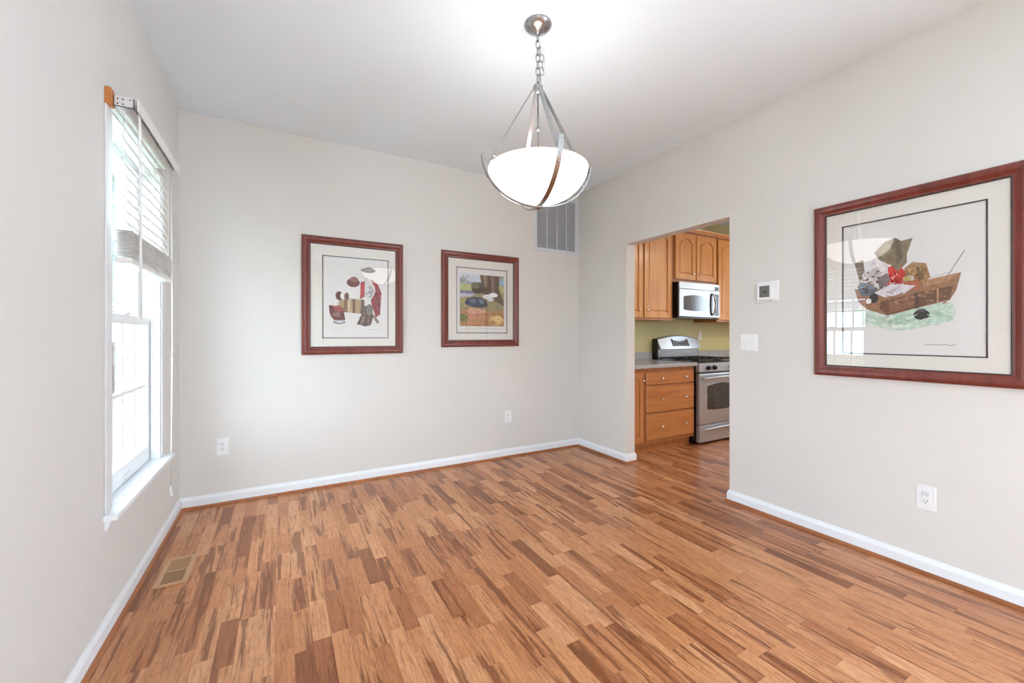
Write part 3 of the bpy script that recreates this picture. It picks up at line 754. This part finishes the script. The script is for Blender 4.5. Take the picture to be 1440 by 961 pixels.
# ------------------------------------------------------------------ return-air grille on the back wall
gx0, gx1, gz0, gz1 = 2.250, 2.808, 2.070, 2.672
gr = thing('return_air_grille', 'white slatted return air grille high on the back wall beside the corner', 'vent grille', (gx0, YB, gz0))
b = MB()
fr = [(0, 0.0), (0, 0.006), (0.012, 0.011), (0.030, 0.011), (0.034, 0.006), (0.034, 0.0)]
rg = [[b.bm.verts.new((s, YB - n, t)) for s, t in ((gx0 + i, gz0 + i), (gx1 - i, gz0 + i), (gx1 - i, gz1 - i), (gx0 + i, gz1 - i))] for i, n in fr]
for a, c in zip(rg, rg[1:]):
    for j in range(4): b.bm.faces.new((a[j], a[(j + 1) % 4], c[(j + 1) % 4], c[j]))
b.build('grille_frame', 'grille', gr)
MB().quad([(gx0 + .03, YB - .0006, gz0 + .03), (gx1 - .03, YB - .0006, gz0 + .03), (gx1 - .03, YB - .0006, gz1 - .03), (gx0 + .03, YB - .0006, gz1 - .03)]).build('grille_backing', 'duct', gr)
b = MB(); n = 42
Rl = Matrix.Rotation(math.radians(-38), 3, 'X')
for i in range(n):
    z = gz0 + 0.040 + (gz1 - gz0 - 0.080) * i / (n - 1)
    b.box(gx0 + 0.032, gx1 - 0.032, YB - 0.0085, YB - 0.0015, z - 0.0006, z + 0.0006, rot=Rl)
b.build('louvers', 'grille', gr)
b = MB()
for i in (1, 2, 3):
    x = gx0 + 0.034 + (gx1 - gx0 - 0.068) * i / 4; b.box(x - 0.0035, x + 0.0035, YB - 0.011, YB - 0.0015, gz0 + 0.034, gz1 - 0.034)
b.build('mullion', 'grille', gr)

# ------------------------------------------------------------------ thermostat, switch, outlets
th = thing('thermostat', 'white thermostat with grey screen on the right wall above the light switch', 'thermostat', (XR, 1.556, 1.49))
MB().box(XR - 0.005, XR, 1.483, 1.629, 1.419, 1.560, bevel=0.0022).build('wall_plate', 'plastic', th)
b = MB(); b.box(XR - 0.030, XR - 0.004, 1.512, 1.613, 1.433, 1.548, bevel=0.004, seg=2)
bd = b.build('thermostat_body', 'plastic', th)
MB().box(XR - 0.0308, XR - 0.029, 1.531, 1.596, 1.452, 1.528).build('display', 'screen', bd)
MB().box(XR - 0.0311, XR - 0.0303, 1.552, 1.572, 1.480, 1.492).build('temperature_reading', 'slot', bd)

def plate(root, Mp, s0, s1, t0, t1, m='plastic'):
    b = MB(); poly = [(s0, t0), (s1, t0), (s1, t1), (s0, t1)]
    b.prism(poly, Mp, 0.0, 0.0055, bevel=0.0025)
    return b.build('cover_plate', m, root)
def slab(Mp, s0, s1, t0, t1, n0, n1, bevel=0.0):
    return MB().prism([(s0, t0), (s1, t0), (s1, t1), (s0, t1)], Mp, n0, n1, bevel=bevel)
def screws(Mp, pl_, s, ts):
    for tt in ts: MB().prism(ellipse(s, tt, 0.003, 0.003, 10), Mp, 0.005, 0.0064).build('plate_screw', 'grille', pl_)
sw = thing('light_switch', 'white double rocker light switch beside the kitchen opening', 'light switch', (XR, 1.68, 1.15))
Ms = lambda p, q, a: (XR - a, -p, q)
pt = plate(sw, Ms, -1.740, -1.623, 1.091, 1.207)
for s in (-1.7100, -1.6590):
    b = MB(); b.prism([(s - .0165, 1.1165), (s + .0165, 1.1165), (s + .0165, 1.1835), (s - .0165, 1.1835)], Ms, 0.005, 0.0075, bevel=0.001)
    b.prism([(1.119, .0074), (1.181, .0074), (1.181, .0105), (1.150, .0085)], lambda p, q, a: (XR - q, -a, p), s - 0.0145, s + 0.0145)
    b.build('rocker', 'plastic', sw)
screws(Ms, pt, -1.710, (1.102, 1.196)); screws(Ms, pt, -1.659, (1.102, 1.196))

def outlet(label, Mp, sc_, tc_, loc, style='decora', plugged=False):
    r = thing('wall_outlet', label, 'outlet', loc, 'wall outlets')
    p_ = plate(r, Mp, sc_ - 0.037, sc_ + 0.037, tc_ - 0.062, tc_ + 0.062)
    rc = slab(Mp, sc_ - 0.0165, sc_ + 0.0165, tc_ - 0.034, tc_ + 0.034, 0.005, 0.0075, 0.001).build('receptacle', 'plastic', r)
    for dt in (0.017, -0.017):
        if plugged and dt > 0: continue
        for ds in (-0.0065, 0.0065): slab_p = [(sc_ + ds - .0013, tc_ + dt), (sc_ + ds + .0013, tc_ + dt), (sc_ + ds + .0013, tc_ + dt + .009), (sc_ + ds - .0013, tc_ + dt + .009)]; MB().prism(slab_p, Mp, 0.0072, 0.0079).build('socket_slot', 'slot', rc)
        MB().prism(ellipse(sc_, tc_ + dt - .006, .003, .003, 10), Mp, 0.0072, 0.0079).build('socket_slot', 'slot', rc)
    screws(Mp, p_, sc_, (tc_ - 0.050, tc_ + 0.050))
    return r
Mb = lambda p, q, a: (p, YB - a, q)
outlet('white wall outlet low on the back wall near the left corner', Mb, -0.366, 0.409, (-0.366, YB, 0.409))
o2 = outlet('white wall outlet low on the back wall below the smaller picture', Mb, 1.944, 0.396, (1.944, YB, 0.396))
b = MB(); b.prism([(1.935, 0.352), (1.975, 0.352), (1.975, 0.398), (1.935, 0.398)], Mb, 0.008, 0.034, bevel=0.004)
tag(b.build('plug_adapter', 'plastic', origin=(1.955, YB - 0.01, 0.375)), 'small white plug adapter in the outlet below the smaller picture', 'plug')
o3 = outlet('white wall outlet low on the right wall below the large picture', Ms, -0.786, 0.383, (XR, 0.786, 0.383), plugged=True)
slab(Ms, -0.786 - 0.013, -0.786 + 0.013, 0.393, 0.414, 0.007, 0.0105, 0.001).build('test_button', 'grille', o3)

# ------------------------------------------------------------------ floor register
rx0, rx1, ry0, ry1 = -0.532, -0.402, 2.515, 2.812
rg_ = thing('floor_register', 'tan metal floor register set in the laminate by the left wall', 'floor vent', ((rx0 + rx1) / 2, (ry0 + ry1) / 2, 0))
b = MB(); ym = (ry0 + ry1) / 2
for x0, x1, y0, y1 in ((rx0, rx0 + .022, ry0, ry1), (rx1 - .022, rx1, ry0, ry1), (rx0 + .02, rx1 - .02, ry0, ry0 + .022), (rx0 + .02, rx1 - .02, ry1 - .022, ry1), (rx0 + .02, rx1 - .02, ym - .004, ym + .004)):
    b.box(x0, x1, y0, y1, 0.0005, 0.0055, bevel=0.0012)
b.build('register_frame', 'register', rg_)
MB().box(rx0 + .018, rx1 - .018, ry0 + .018, ry1 - .018, 0.0003, 0.0009).build('damper', 'regdark', rg_)
b = MB()
for (ya, yb) in ((ry0 + .022, ym - .004), (ym + .004, ry1 - .022)):
    n = 9
    for i in range(n):
        y = ya + (yb - ya) * (i + .5) / n; b.box(rx0 + .021, rx1 - .021, y - .0014, y + .0014, 0.0004, 0.0052, rot=Matrix.Rotation(math.radians(50 if ya < ry0 + .05 else 5), 3, 'X'))
b.build('register_louvers', 'register', rg_)

# ------------------------------------------------------------------ kitchen
KY = YB                      # kitchen back wall
UF, BF = 3.220, 2.940        # door faces: upper and base
def arch(x0, x1, zb, rise, n=36, sh=0.18):
    o = []
    for i in range(n + 1):
        t = i / n; w = 1 - abs(2 * t - 1)
        k = min(1.0, max(0.0, (w - sh) / (1 - sh))); o.append((x0 + (x1 - x0) * t, zb + rise * math.sqrt(1 - (1 - k) ** 2)))
    return o
MF = lambda p, q, a: (p, a, q)
def door(parent, x0, x1, z0, z1, yf, arched, knob=None, name='door', m='maple'):
    """cathedral raised-panel door facing the room; yf is its front face"""
    T = 0.020; sw_ = min(0.062, (x1 - x0) * 0.24)
    b = MB()
    b.box(x0, x0 + sw_, yf, yf + T, z0, z1, bevel=0.0025); b.box(x1 - sw_, x1, yf, yf + T, z0, z1, bevel=0.0025)
    b.box(x0 + sw_ - .001, x1 - sw_ + .001, yf + .0003, yf + T, z0, z0 + 0.062, bevel=0.0025)
    rise = 0.050 if arched else 0.0
    zt = z1 - 0.055 - rise
    if arched:
        low = arch(x0 + sw_ - .001, x1 - sw_ + .001, zt, rise)
        b.prism(low + [(x1 - sw_ + .001, z1 - .001), (x0 + sw_ - .001, z1 - .001)], MF, yf + T, yf + .0005)
    else:
        b.box(x0 + sw_ - .001, x1 - sw_ + .001, yf + .0003, yf + T, z1 - 0.062, z1, bevel=0.0025); zt = z1 - 0.062
    b.box(x0 + sw_ - .005, x1 - sw_ + .005, yf + .012, yf + T - .001, z0 + .05, z1 - .03)
    g = 0.016; xa, xb = x0 + sw_ + g, x1 - sw_ - g
    if xb - xa > 0.02:
        top = arch(xa, xb, zt - g, rise)[::-1] if arched else [(xb, zt - g), (xa, zt - g)]
        b.prism([(xa, z0 + .062 + g), (xb, z0 + .062 + g)] + top, MF, yf + .013, yf + .0035, bevel=0.008)
    o = b.build(name, m, parent)
    if knob: knob_at(o, knob[0], yf, knob[1])
    return o
def knob_at(par, x, yf, z):
    MB().lathe([(0.0, 0), (0.006, 0.0), (0.0055, 0.010), (0.010, 0.014), (0.0145, 0.019), (0.0145, 0.023), (0.010, 0.027), (0, 0.028)], (x, yf, z), (0, -1, 0), 16).build('knob', 'chrome', par)
def drawer(par, x0, x1, z0, z1, yf):
    b = MB(); b.prism([(x0, z0), (x1, z0), (x1, z1), (x0, z1)], MF, yf + .020, yf, bevel=0.006)
    o = b.build('drawer', 'mapleh', par)
    w = x1 - x0
    for xx in (x0 + w * .295, x1 - w * .21): knob_at(o, xx, yf, (z0 + z1) / 2 - .004)
    return o
ux0 = XR + WT + 0.004
uc = thing('upper_cabinet', 'honey maple upper cabinet left of the microwave with two tall doors', 'kitchen cabinet', (3.44, KY, 1.37))
MB().box(2.96, 3.938, UF + .021, KY - .001, 1.371, 2.425).box(2.96, 3.938, UF + .012, UF + .024, 1.371, 1.392).build('cabinet_body', 'maplebox', uc)
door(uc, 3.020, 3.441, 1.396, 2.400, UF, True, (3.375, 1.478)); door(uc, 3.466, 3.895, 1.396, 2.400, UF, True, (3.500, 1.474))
uc = thing('upper_cabinet', 'short honey maple cabinet with two arched doors directly above the microwave', 'kitchen cabinet', (4.34, KY, 1.82))
MB().box(3.941, 4.728, UF + .021, KY - .001, 1.822, 2.425).build('cabinet_body', 'maplebox', uc)
door(uc, 3.966, 4.322, 1.858, 2.398, UF, True, (4.265, 1.932)); door(uc, 4.338, 4.714, 1.858, 2.398, UF, True, (4.384, 1.931))
uc = thing('upper_cabinet', 'honey maple upper cabinet right of the microwave, cut by the opening edge', 'kitchen cabinet', (5.1, KY, 1.37))
MB().box(4.731, 5.55, UF + .021, KY - .001, 1.371, 2.425).box(4.731, 5.55, UF + .012, UF + .024, 1.371, 1.392).build('cabinet_body', 'maplebox', uc)
door(uc, 4.752, 5.120, 1.396, 2.398, UF, True, (5.085, 1.478)); door(uc, 5.140, 5.520, 1.396, 2.398, UF, True, (5.175, 1.478))
prof = [(UF + .10, 2.4262), (UF - .004, 2.4262), (UF - .006, 2.433), (UF - .018, 2.440), (UF - .030, 2.452), (UF - .036, 2.462), (UF + .10, 2.462)]
tag(MB().prism(prof, lambda p, q, a: (a, p, q), 2.96, 5.55).build('crown_molding', 'maple', origin=(4.2, UF, 2.424)), 'honey maple crown molding running along the tops of the kitchen cabinets', 'molding')

bc = thing('base_cabinet', 'narrow honey maple base cabinet with one door beside the drawers', 'kitchen cabinet', (3.06, 3.0, 0))
MB().box(2.945, 3.164, BF + .021, KY - .001, 0.102, 0.868).box(2.945, 3.164, 3.02, KY - .05, 0.0, 0.104).build('cabinet_body', 'maplebox', bc)
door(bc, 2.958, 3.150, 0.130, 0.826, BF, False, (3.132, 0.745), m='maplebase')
dc = thing('drawer_cabinet', 'honey maple three drawer base cabinet left of the stove', 'kitchen cabinet', (3.55, 3.0, 0))
MB().box(3.165, 3.938, BF + .021, KY - .001, 0.102, 0.868).box(3.165, 3.938, 3.02, KY - .05, 0.0, 0.104).build('cabinet_body', 'maplebox', dc)
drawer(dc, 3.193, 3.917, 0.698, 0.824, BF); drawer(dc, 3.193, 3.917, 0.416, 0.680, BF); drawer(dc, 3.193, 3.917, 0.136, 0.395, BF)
bc = thing('base_cabinet', 'honey maple base cabinet right of the stove', 'kitchen cabinet', (5.1, 3.0, 0))
MB().box(4.722, 5.55, BF + .021, KY - .001, 0.102, 0.868).box(4.722, 5.55, 3.02, KY - .05, 0.0, 0.104).build('cabinet_body', 'maplebox', bc)
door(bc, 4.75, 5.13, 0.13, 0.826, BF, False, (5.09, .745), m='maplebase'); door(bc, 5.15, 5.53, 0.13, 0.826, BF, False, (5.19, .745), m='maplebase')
for x0, x1, lb in ((2.935, 3.942, 'grey granite countertop with backsplash left of the stove'), (4.718, 5.56, 'grey granite countertop with backsplash right of the stove')):
    ct = thing('countertop', lb, 'countertop', ((x0 + x1) / 2, 3.2, 0.869))
    MB().box(x0, x1, 2.914, KY - .001, 0.869, 0.907, bevel=0.004, seg=2).build('counter_slab', 'granite', ct)
    MB().box(x0, x1, KY - 0.022, KY - .001, 0.907, 1.000, bevel=0.002).build('backsplash', 'granite', ct)
ko = thing('wall_outlet', 'white outlet on the green kitchen wall above the stove', 'outlet', (4.858, KY, 1.20), 'wall outlets')
plate(ko, Mb, 4.822, 4.894, 1.140, 1.256); kr = slab(Mb, 4.841, 4.875, 1.165, 1.231, .005, .0075, .001).build('receptacle', 'plastic', ko)
for zz in (1.181, 1.214):
    for dx in (-.0065, .0065): MB().box(4.858 + dx - .0013, 4.858 + dx + .0013, KY - .0080, KY - .007, zz, zz + .009).build('socket_slot', 'slot', kr)

# microwave
mx0, mx1, my, mz0, mz1 = 3.946, 4.668, 3.150, 1.410, 1.818
mw = thing('microwave', 'stainless steel over the range microwave with black sides', 'microwave', ((mx0 + mx1) / 2, KY, mz0))
MB().box(mx0, mx1, my + .018, KY - .001, mz0, mz1, bevel=0.003).build('microwave_body', 'black', mw)
MB().box(mx0, mx1, my + .002, my + .018, 1.739, mz1, bevel=0.003).build('vent_panel', 'steel', mw)
dxr = 4.560
b = MB(); b.box(mx0, dxr, my, my + .018, mz0 + .008, 1.735, bevel=0.004)
dr = b.build('microwave_door', 'steel', mw)
wl, wr, wb, wt = 4.012, 4.440, 1.497, 1.650
top = [(wl + (wr - wl) * i / 16, wt + 0.022 * math.sin(PI * i / 16)) for i in range(17)]
bot_ = [(wl + (wr - wl) * i / 16, wb - 0.014 * math.sin(PI * i / 16)) for i in range(17)]
MB().prism(bot_ + top[::-1], MF, my + .004, my - .0015).build('microwave_window', 'micro_glass', dr)
b = MB(); b.prism(ellipse(4.512, 1.572, 0.026, 0.136, 28), MF, my + .004, my - .002); b.build('handle_recess', 'black', dr)
hp = [(4.520 + 0.020 * math.sin(PI * i / 16), my - 0.004 - 0.034 * math.sin(PI * i / 16) ** .6, 1.440 + 0.264 * i / 16) for i in range(17)]
MB().tube(hp, 0.0105, 10).build('handle', 'steel', dr)
MB().box(dxr + .001, mx1, my + .001, my + .018, mz0 + .008, 1.737, bevel=0.003).build('control_panel', 'steel', mw)
b = MB(); b.box(dxr + .016, mx1 - .016, my - .0008, my + .004, 1.436, 1.700); kp = b.build('keypad', 'black', mw)
b = MB()
for r in range(7):
    for c in range(3): b.box(dxr + .024 + c * .021, dxr + .038 + c * .021, my - .0016, my, 1.452 + r * .033, 1.468 + r * .033)
b.build('keypad_buttons', 'screen', kp)
MB().box(dxr + .016, mx1 - .016, my - .0006, my + .004, 1.742, 1.786).build('display', 'black', mw)
MB().box(mx0 + .01, mx1 - .01, my + .03, KY - .02, mz0 - .006, mz0 + .002).build('underside_grille', 'black', mw)

# stove
sx0, sx1, sy = 3.950, 4.710, 2.900
sv = thing('gas_stove', 'stainless steel gas stove with black cooktop between the granite counters', 'stove', ((sx0 + sx1) / 2, 3.2, 0))
MB().box(sx0, sx1, sy + .045, KY - .012, 0.030, 0.895, bevel=0.003).box(sx0 + .03, sx1 - .03, sy + .08, KY - .05, 0.0, 0.032).build('stove_body', 'black', sv)
b = MB(); b.prism([(sy, 0.800), (sy + .046, 0.800), (sy + .046, 0.896), (sy + .014, 0.896), (sy + .002, 0.880)], lambda p, q, a: (a, p, q), sx0, sx1)
cp = b.build('control_panel', 'steel', sv)
for xx in (4.095, 4.203, 4.500, 4.608):
    kb = MB().lathe([(0.027, 0), (0.026, 0.006), (0.022, 0.010), (0.020, 0.026), (0.017, 0.029), (0, 0.030)], (xx, sy + .001, 0.842), (0, -1, 0), 22).box(xx - .0045, xx + .0045, sy - .036, sy - .02, .824, .860, bevel=.002).build('burner_knob', 'black', cp)
od = MB().box(sx0 + .004, sx1 - .004, sy - .002, sy + .044, 0.224, 0.778, bevel=0.006, seg=2).build('oven_door', 'steel', sv)
wl, wr, wb, wt = 4.080, 4.580, 0.385, 0.640
top = [(wl + (wr - wl) * i / 18, wt + 0.030 * math.sin(PI * i / 18)) for i in range(19)]
bot_ = [(wl + (wr - wl) * i / 18, wb - 0.012 * math.sin(PI * i / 18)) for i in range(19)]
MB().prism(bot_ + top[::-1], MF, sy + .004, sy - .0035).build('oven_window', 'darkglass', od)
hp = [(sx0 + .035 + (sx1 - sx0 - .07) * i / 20, sy - .016 - .034 * math.sin(PI * i / 20) ** .45, 0.728 + .014 * math.sin(PI * i / 20)) for i in range(21)]
MB().tube(hp, 0.0135, 10).box(sx0 + .024, sx0 + .046, sy - .024, sy, .716, .742, bevel=.003).box(sx1 - .046, sx1 - .024, sy - .024, sy, .716, .742, bevel=.003).build('handle', 'steel', od)
sd = MB().box(sx0 + .004, sx1 - .004, sy - .002, sy + .044, 0.030, 0.217, bevel=0.006, seg=2).build('storage_drawer', 'steel', sv)
hp = [(sx0 + .045 + (sx1 - sx0 - .09) * i / 20, sy - .008 - .026 * math.sin(PI * i / 20) ** .5, 0.168 + .014 * math.sin(PI * i / 20)) for i in range(21)]
MB().tube(hp, [0.006 + 0.007 * math.sin(PI * i / 20) ** .5 for i in range(21)], 10).build('handle', 'steel', sd)
MB().box(sx0, sx1, sy + .010, KY - .085, 0.894, 0.906, bevel=0.003).build('cooktop', 'black', sv)
for gx in (sx0 + .20, sx1 - .20):
    for gy in (sy + .17, sy + .42):
        MB().lathe([(0.045, 0), (0.045, 0.008), (0.030, 0.010), (0.030, 0.016), (0, 0.018)], (gx, gy, .906), seg=20).build('burner', 'iron', sv)
    b = MB(); z0, z1 = 0.926, 0.938; ga, gb = gx - .170, gx + .170; ya, yb = sy + .04, sy + .55
    for yy in (ya, (ya + yb) / 2, yb): b.box(ga, gb, yy - .006, yy + .006, z0, z1, bevel=.002)
    for xx in (ga, gb): b.box(xx - .006, xx + .006, ya, yb, z0, z1, bevel=.002)
    for yy in (sy + .17, sy + .42):
        b.box(gx - .165, gx - .035, yy - .005, yy + .005, z0, z1, bevel=.002); b.box(gx + .035, gx + .165, yy - .005, yy + .005, z0, z1, bevel=.002)
        b.box(gx - .005, gx + .005, yy - .12, yy - .035, z0, z1, bevel=.002); b.box(gx - .005, gx + .005, yy + .035, yy + .12, z0, z1, bevel=.002)
    for xx in (ga, gb):
        for yy in (ya, (ya + yb) / 2, yb): b.box(xx - .007, xx + .007, yy - .007, yy + .007, .905, z1)
    b.build('burner_grate', 'iron', sv)
# backguard
b = MB(); n = 16
def bgtop(x0, x1, ze, zm): return [(x0 + (x1 - x0) * i / n, ze + (zm - ze) * math.sin(PI * i / n)) for i in range(n + 1)]
b.prism([(sx0 + .002, .90), (sx1 - .002, .90)] + bgtop(sx0 + .002, sx1 - .002, 1.158, 1.198)[::-1], MF, KY - .012, KY - .085)
bg = b.build('backguard', 'black', sv)
MB().box(sx0 + .016, sx1 - .016, KY - .090, KY - .083, .906, 1.035).build('splash_panel', 'steel_dark', bg)
b = MB()   # console leaning forward at its foot
yc = KY - .085
T_ = bgtop(sx0 + .006, sx1 - .004, 1.150, 1.190)
front_top = [b.bm.verts.new((x, yc - .004, zz)) for x, zz in T_]
front_bot = [b.bm.verts.new((sx0 + .018 + (sx1 - sx0 - .030) * i / n, yc - .045, 1.036)) for i in range(n + 1)]
back_bot = [b.bm.verts.new((v.co.x, yc + .004, 1.036)) for v in front_bot]
for i in range(n):
    b.bm.faces.new((front_bot[i], front_bot[i + 1], front_top[i + 1], front_top[i])); b.bm.faces.new((back_bot[i], back_bot[i + 1], front_bot[i + 1], front_bot[i]))
b.bm.faces.new((back_bot[0], front_bot[0], front_top[0])); b.bm.faces.new((back_bot[n], front_top[n], front_bot[n]))
co = b.build('console', 'steel', bg)
def onc(x, zz, a):          # a point on the leaning console face, lifted by a
    k = (zz - 1.036) / (1.17 - 1.036); return (x, yc - .045 + .041 * k - a, zz)
b = MB(); pol = [(4.185, 1.068), (4.495, 1.068), (4.480, 1.156), (4.170, 1.156)]; b.prism(pol, onc, 0.0, 0.0035); dp = b.build('display', 'black', co)
b = MB()
for r in range(3):
    for c in range(6):
        if r == 1 and c in (2, 3): continue
        x = 4.200 + c * .047; zz = 1.078 + r * .026; b.prism([(x, zz), (x + .030, zz), (x + .030, zz + .012), (x, zz + .012)], onc, .003, .0045)
b.build('display_buttons', 'screen', dp)

# ------------------------------------------------------------------ outdoors beyond the window
struct(MB().quad([(-40, -10, -0.55), (XL - 0.25, -10, -0.55), (XL - 0.25, 40, -0.55), (-40, 40, -0.55)]).build('ground', 'lawn'))
tag(MB().box(-14, -1.2, 4.4, 7.4, -0.56, -0.535).build('driveway', 'asphalt', origin=(-4, 6, -0.55)), 'grey driveway crossing the lawn seen through the window', 'driveway')
def bush(name, label, cat, x, y, z0, z1, r, m, trunk=None, n=900):
    root = thing(name, label, cat, (x, y, -0.55))
    if trunk: MB().tube([(x, y, -0.56), (x + .03, y, z0), (x + .05, y, (z0 + z1) / 2)], [.10, .08, .03], 8).build('trunk', 'bark', root)
    b = MB(); zc, rz = (z0 + z1) / 2, (z1 - z0) / 2
    for i in range(n):
        while True:
            p = Vector((random.uniform(-1, 1), random.uniform(-1, 1), random.uniform(-1, 1)))
            if p.length < 1: break
        c = Vector((x + p.x * r, y + p.y * r, zc + p.z * rz)); s = random.uniform(.05, .11)
        u = Vector((random.gauss(0, 1), random.gauss(0, 1), random.gauss(0, 1))).normalized(); w = u.orthogonal().normalized()
        b.quad([c - u * s, c + w * s * .6, c + u * s, c - w * s * .6])
    b.build('foliage', m, root)
bush('garden_tree', 'green leafy tree outside seen at the left edge of the window', 'tree', -3.05, 10.4, 1.55, 4.4, 0.95, 'leaf', True, 3500)
bush('garden_shrub', 'reddish shrub on the lawn seen through the lower window sash', 'shrub', -4.2, 14.3, -0.5, 1.15, 0.95, 'leafred', None, 2200)
